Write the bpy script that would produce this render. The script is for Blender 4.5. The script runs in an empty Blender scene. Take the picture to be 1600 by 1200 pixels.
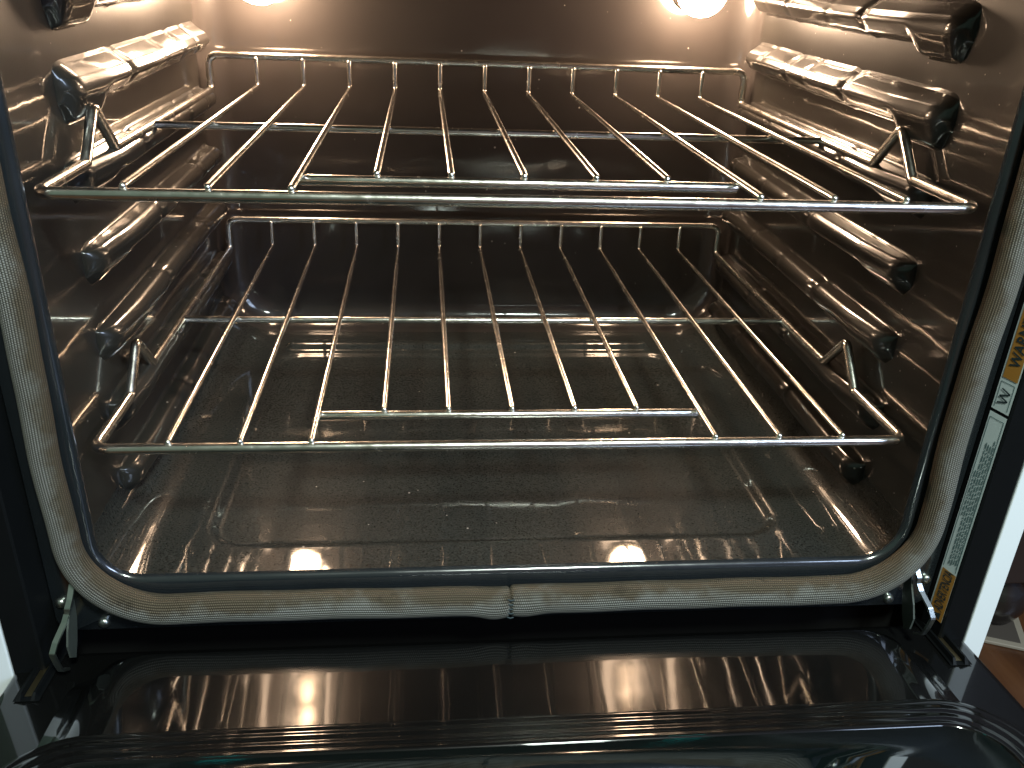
import bpy, bmesh, math, random
import numpy as np
from mathutils import Vector, Matrix

random.seed(7)
scene = bpy.context.scene
col = scene.collection

# ------------------------------------------------------------------ camera, world, lamps, exposure
cam_d = bpy.data.cameras.new("camera")
cam_d.sensor_width = 36.0
cam_d.lens = 36.0 * 1354.53 / 1600.0
cam_d.clip_start = 0.01
cam_d.clip_end = 60.0
cam = bpy.data.objects.new("camera", cam_d)
cam.location = (-0.0691, -0.5606, 0.3643)
cam.rotation_euler = (1.1244, -0.0396, -0.0923)
col.objects.link(cam)
scene.camera = cam

world = bpy.data.worlds.new("World")
scene.world = world
world.use_nodes = True
bg = world.node_tree.nodes["Background"]
bg.inputs["Strength"].default_value = 0.14
_wt = world.node_tree                       # the dim kitchen around: greenish on the left, bluish on the right
_tc = _wt.nodes.new('ShaderNodeTexCoord')
_sx = _wt.nodes.new('ShaderNodeSeparateXYZ')
_wt.links.new(_tc.outputs['Generated'], _sx.inputs['Vector'])
_mr = _wt.nodes.new('ShaderNodeMapRange')
_mr.inputs['From Min'].default_value = -1.0
_mr.inputs['From Max'].default_value = 1.0
_wt.links.new(_sx.outputs['X'], _mr.inputs['Value'])
_cr = _wt.nodes.new('ShaderNodeValToRGB')
_el = _cr.color_ramp.elements
_el.new(0.5)
_el.new(0.56)
for _e, (_p, _c) in zip(_el, [(0.15, (0.48, 0.78, 0.62)), (0.47, (0.45, 0.55, 0.42)), (0.54, (0.62, 0.42, 0.40)), (0.80, (0.55, 0.66, 1.0))]):
    _e.position = _p
    _e.color = (*_c, 1)
_wt.links.new(_mr.outputs['Result'], _cr.inputs['Fac'])
_wt.links.new(_cr.outputs['Color'], bg.inputs['Color'])

scene.view_settings.view_transform = 'Standard'
scene.view_settings.look = 'None'
scene.view_settings.exposure = 0.62
scene.view_settings.gamma = 1.0
scene.view_settings.use_curve_mapping = False
scene.cycles.sample_clamp_indirect = 6.0
scene.cycles.max_bounces = 10


def area_lamp(name, loc, target, size, size_y, power, colour):
    d = bpy.data.lights.new(name, 'AREA')
    d.shape = 'RECTANGLE'
    d.size = size
    d.size_y = size_y
    d.energy = power
    d.color = colour
    o = bpy.data.objects.new(name, d)
    o.location = loc
    o.rotation_euler = (Vector(target) - Vector(loc)).to_track_quat('-Z', 'Y').to_euler()
    col.objects.link(o)
    return o


# the kitchen: a bluish window on the right, a greenish-white ceiling lamp behind the viewer
area_lamp("window_light", (1.9, -1.9, 1.5), (0, -0.05, 0.0), 0.8, 1.1, 30.0, (0.58, 0.74, 1.0))
area_lamp("ceiling_lamp", (0.32, -1.30, 1.58), (0, 0.05, -0.05), 0.22, 0.22, 32.0, (0.86, 1.0, 0.90))


# ------------------------------------------------------------------ node helpers
def new_mat(name):
    m = bpy.data.materials.new(name)
    m.use_nodes = True
    nt = m.node_tree
    b = nt.nodes["Principled BSDF"]
    return m, nt, b


def nd(nt, typ, **kw):
    n = nt.nodes.new(typ)
    for k, v in kw.items():
        setattr(n, k, v)
    return n


def ramp(nt, stops, interp='LINEAR'):
    r = nd(nt, 'ShaderNodeValToRGB')
    r.color_ramp.interpolation = interp
    el = r.color_ramp.elements
    while len(el) < len(stops):
        el.new(0.5)
    for e, (p, c) in zip(el, stops):
        e.position = p
        e.color = c if len(c) == 4 else (*c, 1)
    return r


def noise(nt, scale, detail=3.0, rough=0.55, coord='Object', stretch=None):
    tc = nd(nt, 'ShaderNodeTexCoord')
    n = nd(nt, 'ShaderNodeTexNoise')
    n.inputs['Scale'].default_value = scale
    n.inputs['Detail'].default_value = detail
    n.inputs['Roughness'].default_value = rough
    if stretch:
        mp = nd(nt, 'ShaderNodeMapping')
        mp.inputs['Scale'].default_value = stretch
        nt.links.new(tc.outputs[coord], mp.inputs['Vector'])
        nt.links.new(mp.outputs['Vector'], n.inputs['Vector'])
    else:
        nt.links.new(tc.outputs[coord], n.inputs['Vector'])
    return n


def simple(name, colour, rough, metallic=0.0, spec=0.5, bump=None, coat=0.0):
    m, nt, b = new_mat(name)
    b.inputs['Base Color'].default_value = (*colour, 1)
    b.inputs['Roughness'].default_value = rough
    b.inputs['Metallic'].default_value = metallic
    b.inputs['Specular IOR Level'].default_value = spec
    b.inputs['Coat Weight'].default_value = coat
    b.inputs['Coat Roughness'].default_value = 0.05
    n = noise(nt, 60, 4)
    rr = nd(nt, 'ShaderNodeMapRange')
    rr.inputs['To Min'].default_value = max(0.0, rough * 0.8)
    rr.inputs['To Max'].default_value = min(1.0, rough * 1.25)
    nt.links.new(n.outputs['Fac'], rr.inputs['Value'])
    nt.links.new(rr.outputs['Result'], b.inputs['Roughness'])
    if bump:
        bp = nd(nt, 'ShaderNodeBump')
        bp.inputs['Strength'].default_value = bump[1]
        bp.inputs['Distance'].default_value = bump[2]
        n2 = noise(nt, bump[0], 2)
        nt.links.new(n2.outputs['Fac'], bp.inputs['Height'])
        nt.links.new(bp.outputs['Normal'], b.inputs['Normal'])
    return m


def enamel(name, base, rough, coat, coat_rough, speck=0.0, wav=0.25, wscale=22, grit=0.0, spec=0.30):
    """dark porcelain enamel: slightly wavy sheet steel, gritty haze under a glossy coat, light specks"""
    m, nt, b = new_mat(name)
    L = nt.links
    n1 = noise(nt, 5.0, 4)
    c = ramp(nt, [(0.3, tuple(x * 0.8 for x in base)), (0.7, tuple(x * 1.25 for x in base))])
    L.new(n1.outputs['Fac'], c.inputs['Fac'])
    colour_out = c.outputs['Color']
    if speck:
        tc = nd(nt, 'ShaderNodeTexCoord')
        v = nd(nt, 'ShaderNodeTexVoronoi')
        v.inputs['Scale'].default_value = 120
        L.new(tc.outputs['Object'], v.inputs['Vector'])
        sep = nd(nt, 'ShaderNodeSeparateColor')
        L.new(v.outputs['Color'], sep.inputs['Color'])
        thr = nd(nt, 'ShaderNodeMath', operation='MULTIPLY')      # size differs per cell, most cells none
        pw = nd(nt, 'ShaderNodeMath', operation='POWER')
        L.new(sep.outputs['Red'], pw.inputs[0])
        pw.inputs[1].default_value = 9.0
        L.new(pw.outputs[0], thr.inputs[0])
        thr.inputs[1].default_value = 0.12
        lt = nd(nt, 'ShaderNodeMath', operation='LESS_THAN')
        L.new(v.outputs['Distance'], lt.inputs[0])
        L.new(thr.outputs[0], lt.inputs[1])
        big = noise(nt, 9, 2)
        gt = nd(nt, 'ShaderNodeMath', operation='GREATER_THAN')
        L.new(big.outputs['Fac'], gt.inputs[0])
        gt.inputs[1].default_value = 0.45
        mu = nd(nt, 'ShaderNodeMath', operation='MULTIPLY')
        L.new(lt.outputs[0], mu.inputs[0])
        L.new(gt.outputs[0], mu.inputs[1])
        mx = nd(nt, 'ShaderNodeMix', data_type='RGBA')
        L.new(mu.outputs[0], mx.inputs['Factor'])
        L.new(colour_out, mx.inputs['A'])
        mx.inputs['B'].default_value = (speck, speck * 0.92, speck * 0.85, 1)
        colour_out = mx.outputs['Result']
    gr = noise(nt, 650, 2, 0.7)
    gm = nd(nt, 'ShaderNodeMapRange')
    gm.inputs['From Min'].default_value = 0.3
    gm.inputs['From Max'].default_value = 0.75
    gm.inputs['To Min'].default_value = 1.0 - 1.6 * grit
    gm.inputs['To Max'].default_value = 1.0 + 4.0 * grit
    L.new(gr.outputs['Fac'], gm.inputs['Value'])
    gv = nd(nt, 'ShaderNodeVectorMath', operation='SCALE')
    L.new(colour_out, gv.inputs[0])
    L.new(gm.outputs['Result'], gv.inputs['Scale'])
    colour_out = gv.outputs['Vector']
    L.new(colour_out, b.inputs['Base Color'])
    n2 = noise(nt, 14, 5, 0.6)
    rr = nd(nt, 'ShaderNodeMapRange')
    rr.inputs['To Min'].default_value = rough * 0.8
    rr.inputs['To Max'].default_value = rough * 1.2
    L.new(n2.outputs['Fac'], rr.inputs['Value'])
    L.new(rr.outputs['Result'], b.inputs['Roughness'])
    b.inputs['Coat Weight'].default_value = coat
    b.inputs['Specular IOR Level'].default_value = spec
    n3 = noise(nt, 20, 4, 0.6, stretch=(1, 1, 2.5))
    rc = nd(nt, 'ShaderNodeMapRange')
    rc.inputs['From Min'].default_value = 0.35
    rc.inputs['From Max'].default_value = 0.75
    rc.inputs['To Min'].default_value = coat_rough * 0.7
    rc.inputs['To Max'].default_value = coat_rough * 1.8
    L.new(n3.outputs['Fac'], rc.inputs['Value'])
    L.new(rc.outputs['Result'], b.inputs['Coat Roughness'])
    nw = noise(nt, wscale, 2, 0.4)
    bp = nd(nt, 'ShaderNodeBump')
    bp.inputs['Strength'].default_value = wav
    bp.inputs['Distance'].default_value = 0.004
    L.new(nw.outputs['Fac'], bp.inputs['Height'])
    out_n = bp.outputs['Normal']
    ng = noise(nt, 520, 2, 0.6)
    bg_ = nd(nt, 'ShaderNodeBump')
    bg_.inputs['Strength'].default_value = 0.06 + grit
    bg_.inputs['Distance'].default_value = 0.0006
    L.new(ng.outputs['Fac'], bg_.inputs['Height'])
    L.new(out_n, bg_.inputs['Normal'])
    L.new(bg_.outputs['Normal'], b.inputs['Normal'])
    L.new(bp.outputs['Normal'], b.inputs['Coat Normal'])
    return m


M = {}
M['wall'] = enamel('enamel_wall', (0.0185, 0.0170, 0.0150), 0.30, 1.0, 0.045, speck=0.35, wav=0.10, wscale=18, spec=0.24)
M['back'] = enamel('enamel_back', (0.031, 0.027, 0.0255), 0.40, 1.0, 0.07, speck=0.45, wav=0.08, spec=0.15)
M['floor'] = enamel('enamel_floor', (0.0150, 0.0160, 0.0150), 0.40, 1.0, 0.05, speck=0.25, spec=0.06, wav=0.14, wscale=16, grit=0.40)
M['frame'] = enamel('enamel_front', (0.011, 0.0135, 0.016), 0.34, 0.9, 0.15, wav=0.08, spec=0.15)
for _nd in M['frame'].node_tree.nodes:
    if _nd.type == 'BSDF_PRINCIPLED':
        _nd.inputs['Coat IOR'].default_value = 2.0
M['door'] = enamel('enamel_door', (0.004, 0.004, 0.004), 0.22, 1.0, 0.045, spec=0.05, wav=0.05, wscale=12)
M['trim'] = simple('black_painted_trim', (0.004, 0.0045, 0.005), 0.50, spec=0.10, bump=(700, 0.08, 0.0005))
M['white'] = simple('white_enamel_panel', (0.74, 0.77, 0.80), 0.35)
M['glass'] = simple('dark_window_glass', (0.004, 0.007, 0.007), 0.03, spec=0.6, coat=1.0)
M['zinc'] = simple('zinc_plated_steel', (0.50, 0.53, 0.50), 0.30, metallic=1.0, bump=(150, 0.15, 0.0005))
M['plate'] = simple('dull_hinge_steel', (0.07, 0.08, 0.07), 0.5, metallic=0.4)
M['slot'] = simple('gold_lit_slot_steel', (0.42, 0.33, 0.19), 0.35, metallic=1.0)  # golden light inside the slot put into the metal colour
M['void'] = simple('unlit_black_steel', (0.004, 0.004, 0.004), 0.7, spec=0.1)
M['ink'] = simple('dark_label_ink', (0.02, 0.035, 0.04), 0.6)
M['faded'] = simple('faded_print_ink', (0.10, 0.17, 0.18), 0.6)
M['paper'] = simple('pale_label_film', (0.66, 0.73, 0.74), 0.4)
M['orange'] = simple('orange_label_ink', (0.44, 0.20, 0.035), 0.45)
M['brass'] = simple('lamp_collar_steel', (0.55, 0.5, 0.42), 0.3, metallic=1.0)
M['darkwood'] = simple('dark_stained_wood', (0.022, 0.013, 0.010), 0.35, bump=(40, 0.1, 0.001))
M['foot'] = simple('dark_glazed_foot', (0.012, 0.009, 0.008), 0.25, coat=0.5)
M['pad_edge'] = simple('beige_pad_rim', (0.24, 0.20, 0.155), 0.6)
M['pad'] = simple('taupe_pad', (0.060, 0.048, 0.040), 0.8, spec=0.2)
M['greybox'] = simple('grey_box', (0.20, 0.20, 0.22), 0.6)


def chrome():
    m, nt, b = new_mat('bright_rack_wire')
    L = nt.links
    b.inputs['Metallic'].default_value = 1.0
    n = noise(nt, 30, 4)
    c = ramp(nt, [(0.35, (0.80, 0.75, 0.68)), (0.65, (0.94, 0.91, 0.85))])
    L.new(n.outputs['Fac'], c.inputs['Fac'])
    L.new(c.outputs['Color'], b.inputs['Base Color'])
    n2 = noise(nt, 90, 5, 0.65)
    rr = nd(nt, 'ShaderNodeMapRange')
    rr.inputs['From Min'].default_value = 0.3
    rr.inputs['From Max'].default_value = 0.8
    rr.inputs['To Min'].default_value = 0.16
    rr.inputs['To Max'].default_value = 0.32
    L.new(n2.outputs['Fac'], rr.inputs['Value'])
    L.new(rr.outputs['Result'], b.inputs['Roughness'])
    bp = nd(nt, 'ShaderNodeBump')
    bp.inputs['Strength'].default_value = 0.25
    bp.inputs['Distance'].default_value = 0.0008
    n3 = noise(nt, 160, 3, 0.5)
    L.new(n3.outputs['Fac'], bp.inputs['Height'])
    L.new(bp.outputs['Normal'], b.inputs['Normal'])
    return m


M['chrome'] = chrome()


def braid():
    """woven glass-fibre sleeve: rows of small stitches along the tube, browned on the oven side"""
    m, nt, b = new_mat('woven_glass_fibre')
    L = nt.links
    uv = nd(nt, 'ShaderNodeUVMap')
    uv.uv_map = 'UVMap'
    sep = nd(nt, 'ShaderNodeSeparateXYZ')
    L.new(uv.outputs['UV'], sep.inputs['Vector'])

    def math_(op, a, bb=None):
        n = nd(nt, 'ShaderNodeMath', operation=op)
        for i, x in enumerate((a, bb)):
            if x is None:
                continue
            if isinstance(x, (int, float)):
                n.inputs[i].default_value = x
            else:
                L.new(x, n.inputs[i])
        return n.outputs[0]
    # u in metres along, v 0..1 around (28 columns of stitches)
    vcol = math_('MULTIPLY', sep.outputs['Y'], 34.0)
    vrow = math_('FLOOR', vcol)
    par = math_('MODULO', vrow, 2.0)
    urow = math_('ADD', math_('MULTIPLY', sep.outputs['X'], 640.0), math_('MULTIPLY', par, 0.5))
    su = math_('ABSOLUTE', math_('SINE', math_('MULTIPLY', urow, math.pi)))
    sv = math_('ABSOLUTE', math_('SINE', math_('MULTIPLY', vcol, math.pi)))
    h = math_('MULTIPLY', math_('POWER', su, 0.45), math_('POWER', sv, 0.8))
    n1 = noise(nt, 38, 5, 0.65)
    n2 = noise(nt, 12, 3, 0.6)
    base = ramp(nt, [(0.30, (0.20, 0.193, 0.168)), (0.70, (0.265, 0.258, 0.235))])
    L.new(n2.outputs['Fac'], base.inputs['Fac'])
    # browned towards the cavity: v around 0 is the inner side
    inner = math_('COSINE', math_('MULTIPLY', math_('SUBTRACT', sep.outputs['Y'], 0.02), 2 * math.pi))
    st = math_('ADD', math_('MULTIPLY', inner, 0.35), math_('MULTIPLY', n1.outputs['Fac'], 0.9))
    sr = ramp(nt, [(0.50, (0, 0, 0)), (0.74, (1, 1, 1))])
    L.new(st, sr.inputs['Fac'])
    mx = nd(nt, 'ShaderNodeMix', data_type='RGBA')
    L.new(math_('MULTIPLY', sr.outputs['Color'], 0.85), mx.inputs['Factor'])
    L.new(base.outputs['Color'], mx.inputs['A'])
    mx.inputs['B'].default_value = (0.105, 0.074, 0.040, 1)
    n4 = noise(nt, 55, 3, 0.6)
    dk = ramp(nt, [(0.64, (0, 0, 0)), (0.72, (1, 1, 1))])
    L.new(n4.outputs['Fac'], dk.inputs['Fac'])
    mx3 = nd(nt, 'ShaderNodeMix', data_type='RGBA')
    L.new(math_('MULTIPLY', math_('MULTIPLY', dk.outputs['Color'], sr.outputs['Color']), 0.45), mx3.inputs['Factor'])
    L.new(mx.outputs['Result'], mx3.inputs['A'])
    mx3.inputs['B'].default_value = (0.03, 0.022, 0.014, 1)
    mx2 = nd(nt, 'ShaderNodeMix', data_type='RGBA', blend_type='MULTIPLY')
    gap = ramp(nt, [(0.25, (0.30, 0.29, 0.27)), (0.75, (1, 1, 1))])
    L.new(h, gap.inputs['Fac'])
    mx2.inputs['Factor'].default_value = 1.0
    L.new(mx3.outputs['Result'], mx2.inputs['A'])
    L.new(gap.outputs['Color'], mx2.inputs['B'])
    L.new(mx2.outputs['Result'], b.inputs['Base Color'])
    b.inputs['Roughness'].default_value = 0.62
    b.inputs['Specular IOR Level'].default_value = 0.3
    bp = nd(nt, 'ShaderNodeBump')
    bp.inputs['Strength'].default_value = 0.8
    bp.inputs['Distance'].default_value = 0.0012
    L.new(h, bp.inputs['Height'])
    L.new(bp.outputs['Normal'], b.inputs['Normal'])
    return m


M['braid'] = braid()


def plank():
    m, nt, b = new_mat('reddish_wood_floor')
    L = nt.links
    n = noise(nt, 3.0, 6, 0.6, stretch=(9, 1.2, 1))
    c = ramp(nt, [(0.3, (0.040, 0.015, 0.007)), (0.55, (0.085, 0.033, 0.013)), (0.75, (0.11, 0.046, 0.019))])
    L.new(n.outputs['Fac'], c.inputs['Fac'])
    L.new(c.outputs['Color'], b.inputs['Base Color'])
    b.inputs['Roughness'].default_value = 0.35
    return m


M['plank'] = plank()


def bulb_mat():
    m, nt, b = new_mat('lit_bulb_glass')
    L = nt.links
    b.inputs['Base Color'].default_value = (0.9, 0.85, 0.75, 1)
    b.inputs['Emission Color'].default_value = (1.0, 0.69, 0.45, 1)
    b.inputs['Emission Strength'].default_value = 120.0
    n = noise(nt, 20, 2)
    rr = nd(nt, 'ShaderNodeMapRange')
    rr.inputs['To Min'].default_value = 0.2
    rr.inputs['To Max'].default_value = 0.3
    L.new(n.outputs['Fac'], rr.inputs['Value'])
    L.new(rr.outputs['Result'], b.inputs['Roughness'])
    return m


M['bulb'] = bulb_mat()
M['display'], _nt, _b = new_mat('cyan_display')
_b.inputs['Base Color'].default_value = (0.0, 0.02, 0.02, 1)
_n = noise(_nt, 40, 1)
_r = ramp(_nt, [(0.0, (0.0, 0.75, 0.72)), (1.0, (0.0, 0.95, 0.95))])
_nt.links.new(_n.outputs['Fac'], _r.inputs['Fac'])
_nt.links.new(_r.outputs['Color'], _b.inputs['Emission Color'])
_b.inputs['Emission Strength'].default_value = 40.0


# ------------------------------------------------------------------ mesh helpers
def link(name, me, mat, parent=None, smooth=True):
    me.materials.append(mat)
    if smooth:
        me.polygons.foreach_set('use_smooth', [True] * len(me.polygons))
    o = bpy.data.objects.new(name, me)
    col.objects.link(o)
    if parent:
        o.parent = parent
    return o


def mesh_obj(name, verts, faces, mat, parent=None, smooth=True):
    me = bpy.data.meshes.new(name)
    me.from_pydata([tuple(map(float, v)) for v in verts], [], faces)
    me.update()
    return link(name, me, mat, parent, smooth)


def grid_obj(name, P, mat, parent=None, flip=False, closed_u=False):
    """P[i][j] array of points -> quads"""
    P = np.asarray(P, float)
    nu, nv = P.shape[:2]
    idx = np.arange(nu * nv).reshape(nu, nv)
    faces = []
    for i in range(nu if closed_u else nu - 1):
        a = idx[i]
        b = idx[(i + 1) % nu]
        for j in range(nv - 1):
            f = (int(a[j]), int(b[j]), int(b[j + 1]), int(a[j + 1]))
            faces.append(f[::-1] if flip else f)
    return mesh_obj(name, P.reshape(-1, 3), faces, mat, parent)


def empty(name, loc=(0, 0, 0)):
    o = bpy.data.objects.new(name, None)
    o.location = loc
    o.empty_display_size = 0.05
    col.objects.link(o)
    return o


def tag(o, label=None, cat=None, group=None, kind=None):
    if label:
        o['label'] = label
    if cat:
        o['category'] = cat
    if group:
        o['group'] = group
    if kind:
        o['kind'] = kind


def box_bm(bm, lo, hi, bevel=0.0):
    lo, hi = Vector(lo), Vector(hi)
    r = bmesh.ops.create_cube(bm, size=1.0)
    vs = r['verts']
    for v in vs:
        v.co = Vector(((lo.x + hi.x) / 2 + v.co.x * (hi.x - lo.x), (lo.y + hi.y) / 2 + v.co.y * (hi.y - lo.y),
                       (lo.z + hi.z) / 2 + v.co.z * (hi.z - lo.z)))
    if bevel:
        es = list({e for v in vs for e in v.link_edges})
        bmesh.ops.bevel(bm, geom=es, offset=bevel, segments=3, affect='EDGES', profile=0.5)


def bm_obj(name, bm, mat, parent=None, smooth=False):
    me = bpy.data.meshes.new(name)
    bm.normal_update()
    bm.to_mesh(me)
    bm.free()
    return link(name, me, mat, parent, smooth)


def box(name, lo, hi, mat, parent=None, bevel=0.0):
    bm = bmesh.new()
    box_bm(bm, lo, hi, bevel)
    return bm_obj(name, bm, mat, parent, smooth=False)


def fillet(pts, radii, closed=False, n=7):
    """polyline with rounded corners"""
    pts = [Vector(p) for p in pts]
    out = []
    m = len(pts)
    for i in range(m):
        if not closed and i in (0, m - 1):
            out.append(pts[i])
            continue
        p, a, c = pts[i], pts[i - 1], pts[(i + 1) % m]
        d1, d2 = (a - p).normalized(), (c - p).normalized()
        ang = d1.angle(d2)
        r = radii[i] if isinstance(radii, (list, tuple)) else radii
        t = min(r / math.tan(ang / 2), (a - p).length * 0.48, (c - p).length * 0.48)
        A, B = p + d1 * t, p + d2 * t
        for k in range(n + 1):
            s = k / n
            out.append(A * (1 - s) ** 2 + p * 2 * s * (1 - s) + B * s ** 2)
    return out


def tube_geo(path, radius, closed=False, seg=14, cap=True):
    """sweep a circle along a path with parallel-transport frames; rounded caps"""
    path = [Vector(p) for p in path]
    m = len(path)
    T = []
    for i in range(m):
        if closed:
            t = path[(i + 1) % m] - path[i - 1]
        else:
            t = path[min(i + 1, m - 1)] - path[max(i - 1, 0)]
        T.append(t.normalized())
    up = Vector((0, 0, 1)) if abs(T[0].z) < 0.9 else Vector((1, 0, 0))
    nrm = (up - T[0] * up.dot(T[0])).normalized()
    N = []
    for i in range(m):
        if i:
            nrm = (nrm - T[i] * nrm.dot(T[i])).normalized()
        N.append(nrm.copy())
    rings = []
    R = radius if isinstance(radius, (list, tuple)) else [radius] * m
    pr = list(zip(path, T, N, R))
    if cap and not closed:
        head, tail = [], []
        for k in (0, 1, 2):
            a = math.pi / 2 * (k / 3)
            head.append((path[0] - T[0] * R[0] * math.cos(a), T[0], N[0], max(R[0] * math.sin(a), 1e-5)))
            tail.append((path[-1] + T[-1] * R[-1] * math.cos(a), T[-1], N[-1], max(R[-1] * math.sin(a), 1e-5)))
        pr = head + pr + tail[::-1]
    verts, faces = [], []
    for p, t, n, r in pr:
        b = t.cross(n)
        for k in range(seg):
            a = 2 * math.pi * k / seg
            verts.append(p + (n * math.cos(a) + b * math.sin(a)) * r)
    q = len(pr)
    for i in range(q if closed else q - 1):
        for k in range(seg):
            a, b_ = i * seg + k, i * seg + (k + 1) % seg
            c, d = ((i + 1) % q) * seg + (k + 1) % seg, ((i + 1) % q) * seg + k
            faces.append((a, b_, c, d))
    return verts, faces


def tube(name, path, radius, mat, parent=None, closed=False, seg=14):
    v, f = tube_geo(path, radius, closed, seg)
    return mesh_obj(name, v, f, mat, parent)


def lathe(name, prof, axis_o, axis, mat, parent=None, seg=32):
    axis = Vector(axis).normalized()
    u = axis.orthogonal().normalized()
    w = axis.cross(u)
    verts, faces = [], []
    for r, h in prof:
        for k in range(seg):
            a = 2 * math.pi * k / seg
            verts.append(Vector(axis_o) + axis * h + (u * math.cos(a) + w * math.sin(a)) * max(r, 1e-5))
    for i in range(len(prof) - 1):
        for k in range(seg):
            faces.append((i * seg + k, i * seg + (k + 1) % seg, (i + 1) * seg + (k + 1) % seg, (i + 1) * seg + k))
    return mesh_obj(name, verts, faces, mat, parent)


def smooth01(t):
    t = np.clip(t, 0, 1)
    return t * t * (3 - 2 * t)


# ------------------------------------------------------------------ setting: floor
FZ = -0.50
fl = mesh_obj('floor', [(-6, -6, FZ), (6, -6, FZ), (6, 6, FZ), (-6, 6, FZ)], [(0, 1, 2, 3)], M['plank'], smooth=False)
tag(fl, 'reddish brown wooden kitchen floor', None, kind='structure')

# ------------------------------------------------------------------ the range
oven = empty('kitchen_range', (0, 0, FZ))
tag(oven, 'black oven cavity of a white sided range with its lights on and door lowered', 'oven')


def part(o):
    """parent to the range keeping world place"""
    o.parent = oven
    o.matrix_parent_inverse = Matrix.Translation((0, 0, -FZ))
    return o


HW, ZB, ZT = 0.316, -0.060, 0.425           # cavity half width, floor, ceiling
YF, YB = -0.022, 0.507                       # lip, back panel
LIP = 0.0108
RB = 0.030                                   # back fillet


def rrect(hw, zb, zt, R, nside, nvert, ncorner):
    """rounded rectangle in xz, counter-clockwise from bottom left of the floor; returns pts and region tags"""
    pts, tagl = [], []
    for i in range(nside + 1):
        pts.append((-hw + R + (2 * hw - 2 * R) * i / nside, zb)); tagl.append('f')
    for k in range(1, ncorner):
        a = -math.pi / 2 + math.pi / 2 * k / ncorner
        pts.append((hw - R + R * math.cos(a), zb + R + R * math.sin(a))); tagl.append('c')
    for i in range(nvert + 1):
        pts.append((hw, zb + R + (zt - zb - 2 * R) * i / nvert)); tagl.append('r')
    for k in range(1, ncorner):
        a = math.pi / 2 * k / ncorner
        pts.append((hw - R + R * math.cos(a), zt - R + R * math.sin(a))); tagl.append('d')
    for i in range(nside + 1):
        pts.append((hw - R - (2 * hw - 2 * R) * i / nside, zt)); tagl.append('t')
    for k in range(1, ncorner):
        a = math.pi / 2 + math.pi / 2 * k / ncorner
        pts.append((-hw + R + R * math.cos(a), zt - R + R * math.sin(a))); tagl.append('e')
    for i in range(nvert + 1):
        pts.append((-hw, zt - R - (zt - zb - 2 * R) * i / nvert)); tagl.append('l')
    for k in range(1, ncorner):
        a = math.pi + math.pi / 2 * k / ncorner
        pts.append((-hw + R + R * math.cos(a), zb + R + R * math.sin(a))); tagl.append('b')
    return pts, tagl


NS, NV, NC = 230, 60, 10
# stations: (y, inset)
stations = []
for k in range(9):                           # lip opens out into the cavity
    a = math.pi / 2 * k / 8
    stations.append((YF + 0.012 * math.sin(a), LIP * (1 - math.sin(a)) ** 1.4))
y0 = stations[-1][0]
ny = 190
for i in range(1, ny + 1):
    stations.append((y0 + (YB - RB - y0) * i / ny, 0.0))
NBODY = len(stations)
for k in range(1, 11):
    a = math.pi / 2 * k / 10
    stations.append((YB - RB + RB * math.sin(a), RB * (1 - math.cos(a))))


def cornerR(y):
    return 0.036 + 0.026 * float(smooth01((y - 0.25) / 0.25))


def sd_rr(x, y, hx, hy, r):
    qx, qy = abs(x) - hx + r, abs(y) - hy + r
    return math.hypot(max(qx, 0), max(qy, 0)) + min(max(qx, qy), 0) - r


def floor_h(x, y):
    """embossing of the floor pan: shallow recessed panel, pill-shaped rib at the back"""
    h = 0.0
    d = sd_rr(x + 0.005, y - 0.218, 0.238, 0.190, 0.030)      # panel y .028 .. .408
    h -= 0.0042 * float(smooth01(0.5 - d / 0.011))
    d2 = sd_rr(x + 0.012, y - 0.428, 0.222, 0.0085, 0.0085)
    h += 0.0075 * float(smooth01(0.5 - d2 / 0.009))
    if y < 0.034:
        h -= 0.021 * min(0.034 - y, 0.045)
    return h


G = []
tags = None
for y, ins in stations:
    R = cornerR(y) - ins * 0.6
    pts, tags = rrect(HW - ins, ZB + ins, ZT - ins, R, NS, NV, NC)
    row = []
    for (x, z), t in zip(pts, tags):
        if t == 'f':
            z += floor_h(x, y)
        row.append((x, y, z))
    G.append(row)
G = np.array(G)                              # [station][perimeter]
seg_of = {}
n0 = NS + 1
iF = (0, NS)
iR = (NS + NC, NS + NC + NV)
iT = (iR[1] + NC, iR[1] + NC + NS)
iL = (iT[1] + NC, iT[1] + NC + NV)
NP = G.shape[1]
body = G
pieces = {
    'cavity_floor': list(range(iL[1] - 0, NP)) + list(range(0, iR[0] + 1)),
    'cavity_wall': list(range(iR[0], iR[1] + 1)),
    'cavity_ceiling': list(range(iR[1], iL[0] + 1)),
    'cavity_wall_b': list(range(iL[0], iL[1] + 1)),
}
walls = {}
for nm, ids in pieces.items():
    base = 'cavity_wall' if nm.startswith('cavity_wall') else nm
    P = G[:NBODY][:, ids]
    o = part(grid_obj(base, P, M['floor'] if base == 'cavity_floor' else M['wall'], flip=True))
    walls[nm] = o
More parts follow.
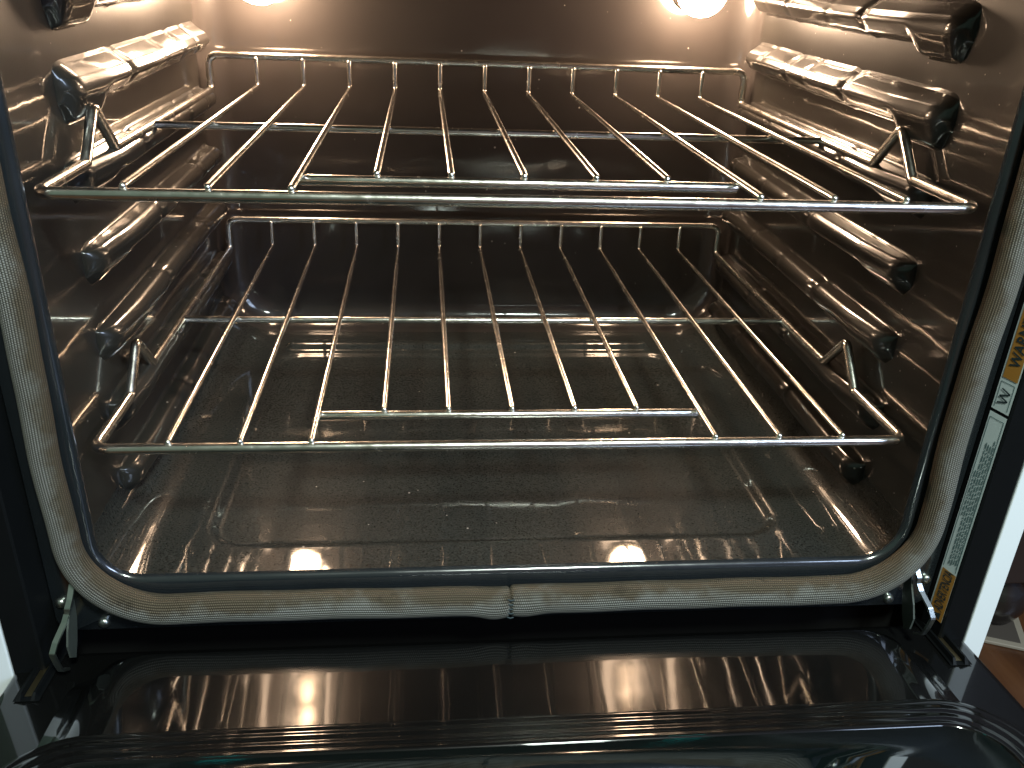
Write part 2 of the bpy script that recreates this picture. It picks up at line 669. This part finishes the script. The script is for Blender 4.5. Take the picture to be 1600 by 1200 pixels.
# back panel: the fillet and the flat, one mesh
Pb = G[NBODY - 1:]
nb, npp = Pb.shape[:2]
verts = list(Pb.reshape(-1, 3))
faces = []
for i in range(nb - 1):
    for j in range(npp):
        a, b_ = i * npp + j, i * npp + (j + 1) % npp
        c, d = (i + 1) * npp + (j + 1) % npp, (i + 1) * npp + j
        faces.append((a, d, c, b_))
rim = Pb[-1]
cz_ = float((rim[:, 2].min() + rim[:, 2].max()) / 2)
last = (nb - 1) * npp
for sc in (0.93, 0.72, 0.45, 0.2, 0.04):
    for q in rim:
        verts.append((q[0] * sc, q[1], cz_ + (q[2] - cz_) * sc))
    nxt = len(verts) - npp
    for j in range(npp):
        j2 = (j + 1) % npp
        faces.append((last + j, nxt + j, nxt + j2, last + j2))
    last = nxt
faces.append(tuple(range(last, last + npp))[::-1])
back = part(mesh_obj('cavity_back', verts, faces, M['back']))

# rack guides pressed out of the side walls
RIDGE_Z = [0.345, 0.284, 0.222, 0.160, 0.099, 0.037, -0.022]


def ridge(side, zc, gusset, seed):
    """pressed rib: flat ledge on top, rounded nose, underside sloping back to the wall, rounded front end"""
    rnd = random.Random(seed)
    yF, yK = 0.064 + rnd.uniform(-.003, .003) + (0.0 if side > 0 else (0.020 if gusset > 0.005 else 0.011)), 0.484
    dents = [(rnd.uniform(.19, .24), 1.0), (rnd.uniform(.34, .39), 0.9), (rnd.uniform(.26, .31), 0.35), (rnd.uniform(.41, .46), 0.5)]
    prof = fillet([(-0.0006, -0.003, 0), (0.0020, 0.0010, 0), (0.0135, 0.0030, 0), (0.0195, 0.0085, 0), (0.0185, 0.0180, 0), (0.0080, 0.0250, 0), (-0.0006, 0.0290, 0)] if not gusset > 0.005 else
                  [(-0.0006, -0.004, 0), (0.0030, 0.0000, 0), (0.0150, 0.0085, 0), (0.0200, 0.0155, 0), (0.0110, 0.0270, 0), (0.0010, 0.0295, 0), (-0.0006, 0.0340, 0)],
                  [0, 0.005, 0.009, 0.009, 0.010, 0.010, 0], n=10)
    ys = np.concatenate([yF - 0.004 + 0.018 * (1 - np.cos(np.linspace(0, math.pi / 2, 24))), np.linspace(yF + 0.015, yK - 0.02, 150),
                         np.linspace(yK - 0.018, yK + 0.006, 16)])
    P = np.zeros((len(ys), len(prof), 3))
    wob = [rnd.uniform(-1, 1) for _ in range(6)]
    for i, y in enumerate(ys):
        q = min(max((y - yF + 0.004) / 0.018, 0), 1)
        endf = math.sqrt(max(1 - (1 - q) ** 2, 0)) * float(smooth01((yK + 0.004 - y) / 0.022))
        g = gusset * float(smooth01((y - yF + 0.002) / 0.008)) * (1 - float(smooth01((y - yF - 0.046) / 0.020)))
        dent = sum(wt * math.exp(-((y - dd) / 0.006) ** 2) for dd, wt in dents)
        sc = endf * (0.80 + 0.20 * float(smooth01((y - yF) / 0.07))) * (1 - 0.13 * dent + 0.03 * (wob[0] * math.sin(23 * y + wob[1] * 3) + wob[2] * math.sin(61 * y + wob[3] * 3)))
        dz = 0.0010 * (wob[4] * math.sin(15 * y + wob[5] * 3)) - 0.0012 * dent
        for j, pt in enumerate(prof):
            h, t = pt.x, pt.y
            t = 0.011 + (t - 0.011) * (0.72 + 0.28 * endf)
            low = float(smooth01((t - 0.010) / 0.018))
            P[i, j] = (side * (HW + 0.0006 - (h * sc if h > 0 else h)), y, zc + (0.0110 + 0.011 * (y - 0.2) if gusset > 0.005 else 0.0105 + 0.004 * (y - 0.1)) + dz - t - g * low)
    return grid_obj('rack_guide', P, M['wall'], flip=(side > 0))


for side, wn in ((1, 'cavity_wall'), (-1, 'cavity_wall_b')):
    for i, z in enumerate(RIDGE_Z):
        g = ridge(side, z, 0.010 if i < 2 else 0.004, 40 + i + 10 * side)
        g.parent = walls[wn]

# front flange with rolled inner edge
PF = []
for d, y, in [(0.0, YF), (0.0006, YF - 0.0024), (0.0022, YF - 0.0042), (0.0045, YF - 0.005), (0.010, YF - 0.005), (0.016, YF - 0.0044), (0.020, YF - 0.0045)]:
    pts, _ = rrect(HW - LIP + d, ZB + LIP - d, ZT - LIP + d, 0.0297 + d, 60, 40, 12)
    PF.append([(x, y, z) for x, z in pts])
XE, ZE = 0.3425, -0.096
pts, _ = rrect(XE, ZE, ZT + 0.06, 0.012, 60, 40, 12)
PF.append([(x, YF - 0.0045, z) for x, z in pts])
pts, _ = rrect(XE + 0.0012, ZE - 0.0012, ZT + 0.061, 0.012, 60, 40, 12)
PF.append([(x, YF - 0.0035, z) for x, z in pts])
PF.append([(x, YF + 0.03, z) for x, z in pts])
PF = np.array(PF)
PF = np.concatenate([PF, PF[:, :1]], axis=1)
part(grid_obj('face_frame', PF, M['frame'], flip=False))
part(box('kick_panel', (-0.374, 0.012, -0.40), (0.374, 0.016, ZE + 0.004), M['void']))

# side columns: sloped trim, flat trim, white outer panels
for s in (1, -1):
    prof = [(0.3440, 0.03), (0.3440, -0.0262), (0.3446, -0.0285), (0.3490, -0.0448), (0.3505, -0.0460), (0.3708, -0.0460), (0.3716, -0.0450), (0.3716, 0.03)]
    zs = np.linspace(-0.135, 0.52, 20)
    P = [[(s * x, y, z) for z in zs] for x, y in prof]
    o = part(grid_obj('side_trim', P, M['trim'], flip=(s < 0)))
    o.data.polygons.foreach_set('use_smooth', [False] * len(o.data.polygons))
    part(box('side_panel', (min(s * 0.3722, s * 0.3905), -0.0465, -0.46), (max(s * 0.3722, s * 0.3905), 0.60, 0.52), M['white'], bevel=0.0012))

cp = part(box('control_panel', (-0.3715, -0.050, 0.530), (0.3715, 0.02, 0.640), M['trim'], bevel=0.004))
for xx in (-0.33, 0.29):
    dsp = box('display', (xx - 0.028, -0.0508, 0.565), (xx + 0.028, -0.0502, 0.590), M['display'])
    dsp.parent = cp

# ---- gasket: woven sleeve round the opening
def gasket():
    hw, zb, zt, R = 0.3195, -0.0712, ZT + 0.012, 0.062
    path = []
    corner = lambda cx, cz, a0, n=26: [(cx + R * math.cos(a0 + math.pi / 2 * k / n), cz + R * math.sin(a0 + math.pi / 2 * k / n)) for k in range(1, n)]
    seam = -0.005
    nb_ = 130
    # start at the seam, go right
    path += [(seam + (hw - R - seam) * (i / nb_) ** 1.25, zb) for i in range(nb_ + 1)]
    path += corner(hw - R, zb + R, -math.pi / 2)
    path += [(hw, zb + R + (zt - zb - 2 * R) * i / 90) for i in range(91)]
    path += corner(hw - R, zt - R, 0)
    path += [(hw - R - (2 * hw - 2 * R) * i / 60, zt) for i in range(61)]
    path += corner(-hw + R, zt - R, math.pi / 2)
    path += [(-hw, zt - R - (zt - zb - 2 * R) * i / 90) for i in range(91)]
    path += corner(-hw + R, zb + R, math.pi)
    path += [(seam - (seam + hw - R) * (1 - i / nb_) ** 1.25, zb) for i in range(nb_ + 1)]
    n = len(path)
    seg = 40
    verts, faces, uvs = [], [], []
    u = 0.0
    us = []
    L = [0.0]
    for i in range(1, n):
        L.append(L[-1] + math.dist(path[i], path[i - 1]))
    tot = L[-1]
    for i in range(n):
        x, z = path[i]
        a = path[min(i + 1, n - 1)]
        b_ = path[max(i - 1, 0)]
        tx, tz = a[0] - b_[0], a[1] - b_[1]
        l = math.hypot(tx, tz)
        tx, tz = tx / l, tz / l
        nx, nz = -tz, tx                      # inward normal for counter-clockwise
        ds = min(L[i], tot - L[i])            # distance from the seam
        bottom = 1.0 if z < zb + 0.02 else 0.0
        bt = float(smooth01((zb + R - z) / R))
        w = 0.0096 + 0.0022 * bt              # half width in the plane of the frame
        d = 0.0090 + 0.0006 * bt
        left = L[i] > tot / 2
        # bulge beside the seam, pinch at the seam
        bul = math.exp(-((ds - 0.012) / 0.012) ** 2)
        w *= 1 + 0.14 * bul
        pin = math.exp(-(ds / 0.0012) ** 2)
        w *= 1 - 0.10 * pin
        d *= 1 - 0.30 * pin
        # sag: the bottom run hangs a little unevenly
        off = -0.0007 * math.sin(x * 16 + 0.6) * bt - 0.0022 * bul * (1 if left else 0.6)
        off += 0.0010 * math.sin(L[i] * 31) * (1 - bt) + 0.0003 * math.sin(L[i] * 77)
        cy = -0.0362 + 0.0008 * math.sin(L[i] * 17)
        for k in range(seg + 1):
            th = 2 * math.pi * k / seg
            # v=0 -> towards the cavity, v=.25 -> towards the viewer
            cx_, sy_ = math.cos(th), math.sin(th)
            e = w * cx_ + off
            verts.append((x + nx * e, cy - d * sy_ * (abs(sy_) ** -0.12 if abs(sy_) > 1e-3 else 1), z + nz * e))
            uvs.append((L[i], k / seg))
    for i in range(n - 1):
        for k in range(seg):
            a = i * (seg + 1) + k
            faces.append((a, a + 1, a + seg + 2, a + seg + 1))
    me = bpy.data.meshes.new('gasket')
    me.from_pydata(verts, [], faces)
    uvl = me.uv_layers.new(name='UVMap')
    li = np.zeros(len(me.loops), dtype=np.int32)
    me.loops.foreach_get('vertex_index', li)
    uvl.data.foreach_set('uv', np.array(uvs, dtype=np.float32)[li].ravel())
    me.update()
    return link('gasket', me, M['braid'])


gk = part(gasket())
# stitches closing the joint of the sleeve
v, f = [], []
for k in range(5):
    z = -0.0645 - 0.0042 * k
    tv, tf = tube_geo([(-0.0072, -0.0446, z), (-0.005, -0.0452, z - 0.0006), (-0.0028, -0.0446, z - 0.0004)], 0.0006, seg=6)
    f += [tuple(i + len(v) for i in q) for q in tf]
    v += tv
st = mesh_obj('stitching', v, f, M['ink'])
st.parent = gk

# ---- lamps on the back wall
for s in (-1, 1):
    c = Vector((0.2385 if s > 0 else -0.242, 0.0, 0.3520 if s > 0 else 0.3475))
    ring = part(lathe('lamp_socket', [(0.0, -0.001), (0.022, -0.001), (0.024, 0.001), (0.024, 0.010), (0.020, 0.012), (0.017, 0.012), (0.0, 0.012)],
                      (c.x, YB - 0.001, c.z), (0, -1, 0), M['brass']))
    prof = [(0.014, -0.004), (0.016, 0.004)]
    for k in range(1, 15):
        a = math.pi * (0.10 + 0.90 * k / 14)
        prof.append((0.0285 * math.sin(a), 0.0285 - 0.0245 * math.cos(a)))
    b_ = lathe('bulb', prof, (c.x, YB - 0.011, c.z), (0, -1, 0), M['bulb'])
    b_.parent = ring

# ---- hinges: bent zinc straps reaching from the frame into the door
def strap(s):
    pts = [(0.3225, -0.034, -0.048), (0.3225, -0.042, -0.055), (0.3240, -0.046, -0.061), (0.3258, -0.043, -0.066), (0.3275, -0.047, -0.072),
           (0.3310, -0.058, -0.080), (0.3330, -0.062, -0.087), (0.3325, -0.060, -0.098), (0.3318, -0.058, -0.106), (0.3310, -0.050, -0.112)]
    path = fillet(pts, 0.0025, n=4)
    v, f = [], []
    hw_, th = 0.0020, 0.0009
    m = len(path)
    for i, p in enumerate(path):
        t = (path[min(i + 1, m - 1)] - path[max(i - 1, 0)]).normalized()
        side = Vector((1, 0.10, 0.0)).normalized()
        nn = t.cross(side).normalized()
        for a, b_ in ((-1, -1), (1, -1), (1, 1), (-1, 1)):
            q = p + side * a * hw_ + nn * b_ * th
            v.append((s * q.x - (0.007 if s > 0 else 0), q.y, q.z + (0.006 if s > 0 else 0)))
    for i in range(m - 1):
        for k in range(4):
            f.append((i * 4 + k, i * 4 + (k + 1) % 4, (i + 1) * 4 + (k + 1) % 4, (i + 1) * 4 + k))
    f.append((0, 3, 2, 1)); f.append((4 * m - 4, 4 * m - 3, 4 * m - 2, 4 * m - 1))
    o = mesh_obj('hinge', v, f, M['zinc'], smooth=False)
    # cheek plate beside the strap
    pl = [(-0.030, -0.054), (-0.038, -0.057), (-0.042, -0.066), (-0.050, -0.077), (-0.055, -0.087), (-0.054, -0.098), (-0.047, -0.104), (-0.040, -0.094), (-0.033, -0.078)]
    sx = -0.3245 if s < 0 else 0.3150
    v2 = [(sx, y, z) for y, z in pl] + [(sx + s * 0.0014, y, z) for y, z in pl]
    k = len(pl)
    f2 = [tuple(range(k)), tuple(range(2 * k - 1, k - 1, -1))] + [(i, i + k, (i + 1) % k + k, (i + 1) % k) for i in range(k)]
    c = mesh_obj('hinge_plate', v2, f2, M['plate'], smooth=False)
    c.parent = o
    return o


for s in (1, -1):
    part(strap(s))
for s in (1, -1):
    for (x, z) in ((0.3365, -0.070), (0.309, -0.0895)):
        sc = part(lathe('screw', [(0.0, 0.0032), (0.0024, 0.0029), (0.0038, 0.0018), (0.0044, 0.0), (0.0044, -0.002)], (s * x, YF - 0.0048, z), (0, -1, 0), M['zinc'], seg=20))

# ---- warning label on the sloped trim, right side
across = Vector((0.0044, -0.0163, 0)).normalized()    # across the slope
nrm = Vector((-0.0163, -0.0044, 0)).normalized()
P0 = Vector((0.3446, -0.0285, 0))
WID = 0.0168


def on_slope(u, z, lift):
    return P0 + across * u + nrm * lift + Vector((0, 0, z))


def slope_quad(bv, bf, u0, u1, z0, z1, lift):
    k = len(bv)
    bv += [on_slope(u0, z0, lift), on_slope(u1, z0, lift), on_slope(u1, z1, lift), on_slope(u0, z1, lift)]
    bf.append((k, k + 1, k + 2, k + 3))


def slab(name, rects, lift, mat, parent):
    v, f = [], []
    for r in rects:
        slope_quad(v, f, *r, lift)
    o = mesh_obj(name, v, f, mat, smooth=False)
    if parent is None:
        part(o)
    else:
        o.parent = parent
    return o


u0, u1 = 0.0012, WID - 0.0006
lab = slab('warning_label', [(u0, u1, -0.102, 0.086), (u0, u1, 0.0885, 0.190)], 0.0003, M['paper'], None)
slab('orange_band', [(u0 + 0.0016, u1, -0.102, -0.055)], 0.0006, M['orange'], lab)
slab('orange_band', [(u0 + 0.0016, u1 - 0.0008, 0.114, 0.185)], 0.0006, M['orange'], lab)
rnd = random.Random(3)
rects = []
for ui in (0.0048, 0.0068, 0.0088, 0.0108, 0.0128, 0.0146):     # lines of fine print, too small to read, running up the label
    z = -0.051 + rnd.uniform(0, .004)
    end = 0.072 - (0.028 if ui < 0.006 else 0.0) - rnd.uniform(0, 0.012)
    if ui < 0.006:
        z = -0.004
    while z < end:
        w = rnd.uniform(0.0015, 0.0065)
        rects.append((ui - 0.00045, ui + 0.00045, z, min(z + w, end)))
        z += w + 0.0009
slab('fine_print', rects, 0.0006, M['faded'], lab)
border = []
for (a, b_, c, d) in ((u0 + .0012, u1 - .0012, -0.053, 0.082), (u0 + .0016, u1 - .0016, 0.0905, 0.111)):
    w = 0.0005
    border += [(a, a + w, c, d), (b_ - w, b_, c, d), (a + w, b_ - w, d - w, d)]
slab('label_border', border, 0.0005, M['faded'], lab)
# zigzag tipping symbol
zz = [(0.0045, 0.0945), (0.0125, 0.0975), (0.0050, 0.1000), (0.0130, 0.1035), (0.0055, 0.1060)]
v, f = [], []
for (a, b_), (c, d) in zip(zz[:-1], zz[1:]):
    dx, dz = c - a, d - b_
    l = math.hypot(dx, dz)
    px, pz = -dz / l * 0.0006, dx / l * 0.0006
    k = len(v)
    v += [on_slope(a + px, b_ + pz, .0007), on_slope(a - px, b_ - pz, .0007), on_slope(c - px, d - pz, .0007), on_slope(c + px, d + pz, .0007)]
    f.append((k, k + 1, k + 2, k + 3))
o = mesh_obj('tip_symbol', v, f, M['ink'], smooth=False)
o.parent = lab


def slope_text(txt, size, u, z, squeeze=1.0):
    cu = bpy.data.curves.new('lettering', 'FONT')
    cu.body = txt
    cu.size = size
    cu.offset = 0.0002
    cu.align_x = 'LEFT'
    tmp = bpy.data.objects.new('lettering', cu)
    col.objects.link(tmp)
    bpy.context.view_layer.update()
    me = bpy.data.meshes.new_from_object(tmp.evaluated_get(bpy.context.evaluated_depsgraph_get()))
    bpy.data.objects.remove(tmp)
    for vtx in me.vertices:
        a, b_ = vtx.co.x * squeeze, vtx.co.y       # runs up the label: x -> +z, y -> -u
        vtx.co = on_slope(u - b_, z + a, 0.0009)
    me.name = 'lettering'
    o = link('lettering', me, M['ink'], smooth=False)
    o.parent = lab
    return o


slope_text('ADVERTENCIA', 0.0120, 0.0137, -0.0930, 0.48)
slope_text('WARNING', 0.0120, 0.0137, 0.124, 0.86)
# warning triangle before the word
tri = [(0.0137, -0.1008), (0.0137, -0.0940), (0.0062, -0.0974)]
v = [on_slope(a, b_, .0009) for a, b_ in tri]
o = mesh_obj('warning_triangle', v, [(0, 1, 2)], M['ink'], smooth=False)
o.parent = lab

# ---- door, lowered: built flat in its own frame (d = outward, h = up), then hung on its hinge line
DY, DZ, TILT = -0.020, -0.120, math.radians(-4.3)
door_R = Matrix.Translation((0, DY, DZ)) @ Matrix.Rotation(TILT, 4, 'X')


def dp(x, d, h):
    return door_R @ Vector((x, -d, h))


def drr(hw, d0, d1, R, n=24, nc=10):
    """rounded rectangle (x, d), counter-clockwise seen from above"""
    pts = []
    cs = [(hw - R, d0 + R, -math.pi / 2), (hw - R, d1 - R, 0), (-hw + R, d1 - R, math.pi / 2), (-hw + R, d0 + R, math.pi)]
    for i, (cx_, cy_, a0) in enumerate(cs):
        for k in range(nc + 1):
            a = a0 + math.pi / 2 * k / nc
            pts.append((cx_ + R * math.cos(a), cy_ + R * math.sin(a)))
        nx_ = cs[(i + 1) % 4]
        e = (nx_[0] + R * math.cos(nx_[2]), nx_[1] + R * math.sin(nx_[2]))
        b_ = pts[-1]
        for k in range(1, n):
            pts.append((b_[0] + (e[0] - b_[0]) * k / n, b_[1] + (e[1] - b_[1]) * k / n))
    return pts


def ring_obj(name, rings, mat, parent=None, fill_last=False):
    P = np.array([[tuple(dp(x, d, h(x, d) if callable(h) else h)) for (x, d) in pts] for pts, h in rings])
    n, m = P.shape[:2]
    verts = P.reshape(-1, 3)
    faces = []
    for i in range(n - 1):
        for j in range(m):
            faces.append((i * m + j, i * m + (j + 1) % m, (i + 1) * m + (j + 1) % m, (i + 1) * m + j))
    if fill_last:
        faces.append(tuple(range((n - 1) * m, n * m)))
    o = mesh_obj(name, verts, faces, mat)
    if parent is None:
        part(o)
    else:
        o.parent = parent
    return o


DL = 0.47
PH = 0.0240
door = ring_obj('door', [(drr(0.3735, 0.002, DL, 0.010), -0.034), (drr(0.3735, 0.002, DL, 0.010), -0.006), (drr(0.3725, 0.003, DL - .001, 0.010), -0.003),
                         (drr(0.3700, 0.0055, DL - .0035, 0.009), -0.0008), (drr(0.366, 0.010, DL - .008, 0.008), 0.0)], M['door'], fill_last=True)
# inner pan: sloped face towards the oven, softly rounded sides
rings = []
for hw_, d0_, h in [(0.330, 0.0335, -0.002), (0.3245, 0.034, 0.0004), (0.3180, 0.0345, 0.0030), (0.3110, 0.0350, 0.0075), (0.3045, 0.0355, 0.0130), (0.2985, 0.0362, 0.0190),
                   (0.2935, 0.0372, 0.0210), (0.2890, 0.0385, 0.0231), (0.2840, 0.0405, 0.0238), (0.2780, 0.0430, 0.0240)]:
    rings.append((drr(hw_, d0_, DL - 0.03 - d0_ * 0.4, 0.020), h))
def pan_h(x, d):
    return PH + 0.45 * max(0.0, min(d, 0.135) - 0.070) ** 2


for k_ in [0.0015, 0.004] + [0.008 + 0.006 * i for i in range(18)]:
    rings.append((drr(0.278 - k_, 0.0430 + k_, DL - 0.03 - 0.0172 - k_, 0.020), pan_h))
pan = ring_obj('door_pan', rings, M['door'], door, fill_last=True)
# window bezel: two rounded ribs round the glass
HB = 0.0252
rings = []
for off, h in [(0.0, -0.027), (0.0002, -0.004), (0.0004, 0.0005), (0.0016, 0.0020), (0.0034, 0.0024), (0.0052, 0.0014), (0.0070, 0.0008), (0.0095, 0.0040), (0.0110, 0.0046), (0.0128, 0.0042),
               (0.0145, 0.0028), (0.0160, 0.0030), (0.0180, 0.0044), (0.0200, 0.0043), (0.0216, 0.0028), (0.0232, 0.0030), (0.0250, 0.0036), (0.0268, 0.0020), (0.0285, -0.003)]:
    rings.append((drr(0.335 - off, 0.1195 + off, DL - 0.045 - off, 0.055 - off * 0.8), HB + (h * 0.55 if h > 0 else h)))
bez = ring_obj('window_frame', rings, M['door'], door)
win = ring_obj('window_glass', [(drr(0.3080, 0.1465, DL - 0.072, 0.033), HB + 0.0006), (drr(0.3075, 0.147, DL - 0.0725, 0.033), HB + 0.0012)], M['glass'], door, fill_last=True)
# hinge slots beside the pan: metal-lined grooves
for s in (1, -1):
    xa, xb = 0.3430, 0.3570
    v, f = [], []
    prof = [(xa - 0.0020, 0.0012), (xa, 0.0014), (xa + 0.0012, 0.0050), (xa + 0.0030, 0.0052), (xa + 0.0042, 0.0012), (xb - 0.0042, 0.0012), (xb - 0.0030, 0.0052), (xb - 0.0012, 0.0050), (xb, 0.0014), (xb + 0.0020, 0.0012)]
    ds = [-0.004, 0.010, 0.030, 0.054, 0.058]
    P = []
    for x, h in prof:
        P.append([tuple(dp(s * x, d, h if d < 0.056 else 0.0008)) for d in ds])
    o = grid_obj('hinge_slot', P, M['trim'], door, flip=(s > 0))
    o.data.polygons.foreach_set('use_smooth', [False] * len(o.data.polygons))
    q = [dp(s * (xa + 0.0044), -0.004, 0.0018), dp(s * (xb - 0.0044), -0.004, 0.0018), dp(s * (xb - 0.0044), 0.054, 0.0018), dp(s * (xa + 0.0044), 0.054, 0.0018)]
    g = mesh_obj('slot_floor', q, [(0, 1, 2, 3) if s > 0 else (3, 2, 1, 0)], M['slot'], smooth=False)
    g.parent = o

# ------------------------------------------------------------------ racks
PITCH, RD, SB, RH, CB = 0.0504, 0.4839, 0.0489, 0.0293, 0.252


def make_rack():
    root = empty('oven_rack')
    e = 0.0041                                # wire radius of the outer frame
    zf = -0.0055                              # frame runs under the rods
    W = 0.3035
    pts, rad = [], []

    def add(x, y, z, r):
        pts.append((x, y, z)); rad.append(r)
    add(-W, 0, zf, 0.011); add(W, 0, zf, 0.011)
    add(W, 0.086, zf, 0.006); add(W, 0.1175, zf + 0.034, 0.0055); add(W, 0.150, zf, 0.006)
    add(W, RD + 0.004, zf, 0.007); add(W, RD + 0.004, RH + 0.002, 0.012)
    add(-W, RD + 0.004, RH + 0.002, 0.012); add(-W, RD + 0.004, zf, 0.007)
    add(-W, 0.150, zf, 0.006); add(-W, 0.1175, zf + 0.034, 0.0055); add(-W, 0.086, zf, 0.006)
    path = fillet(pts, rad, closed=True, n=8)
    tube('frame', path, e, M['chrome'], root, closed=True, seg=18)
    tube('cross_bar', [(-W + 0.001, CB, -0.0052), (0, CB, -0.0052), (W - 0.001, CB, -0.0052)], 0.0034, M['chrome'], root)
    tube('stop_bar', [(-PITCH * 3 + .0005, SB, -0.0054), (0, SB, -0.0054), (PITCH * 3 - .0005, SB, -0.0054)], 0.0038, M['chrome'], root)
    for i in range(11):
        x = (i - 5) * PITCH
        y = SB if 3 <= i <= 7 else 0.0
        r = 0.0025
        pth = fillet([(x, y, 0.0), (x, RD, 0.0), (x, RD, RH - 0.001)], 0.005, n=5)
        tube('rod', pth, r, M['chrome'], root, seg=12)
        # weld flare where the rod meets the rear rail
    return root


rack = make_rack()
rack.location = (0, -0.0118, 0.2358)
tag(rack, 'upper chrome wire rack resting on the second pair of rack guides, nearest the oven lights', 'oven rack', 'wire oven racks')
low = rack.copy()
col.objects.link(low)
low.location = (-0.0001, 0, 0.2358 - 0.1861)
tag(low, 'lower chrome wire rack, just above the oven floor', 'oven rack', 'wire oven racks')
for ch in list(rack.children):
    c = ch.copy()
    col.objects.link(c)
    c.parent = low

# ------------------------------------------------------------------ beside the range: dark cabinet on a bun foot, pad under it
cab = empty('cabinet', (0.80, 0.41, FZ))
tag(cab, 'dark wooden cabinet standing on a round foot to the right of the white panel', 'cabinet')


def local(o, root):
    o.parent = root
    o.matrix_parent_inverse = Matrix.Translation(-Vector(root.location))
    return o


local(box('cabinet_body', (0.74, 0.36, FZ + 0.10), (1.9, 0.90, FZ + 1.1), M['darkwood'], bevel=0.004), cab)
for fx, fy in ((0.786, 0.404), (1.85, 0.404), (0.786, 0.86), (1.85, 0.86)):
    prof = [(0.0, 0.0), (0.020, 0.0), (0.026, 0.003), (0.027, 0.007), (0.032, 0.012), (0.040, 0.030), (0.041, 0.045), (0.034, 0.065), (0.024, 0.078), (0.024, 0.084), (0.030, 0.088), (0.030, 0.101)]
    local(lathe('foot', prof, (fx, fy, FZ + 0.006), (0, 0, 1), M['foot']), cab)
pad = empty('floor_pad', (0.775, 0.39, FZ))
pad.rotation_euler = (0, 0, math.radians(-22))
tag(pad, 'small square taupe pad with a pale rim under the cabinet foot', 'pad')
bm = bmesh.new()
box_bm(bm, (-0.047, -0.047, 0.0005), (0.047, 0.047, 0.006), 0.0015)
bm_obj('rim', bm, M['pad_edge'], pad)
bm = bmesh.new()
box_bm(bm, (-0.037, -0.037, 0.003), (0.037, 0.037, 0.0068), 0.0005)
bm_obj('cushion', bm, M['pad'], pad)
gb = box('storage_box', (0.86, 0.50, FZ + 0.001), (1.3, 0.80, FZ + 0.09), M['greybox'], bevel=0.006)
tag(gb, 'grey box on the wooden floor under the cabinet', 'box')
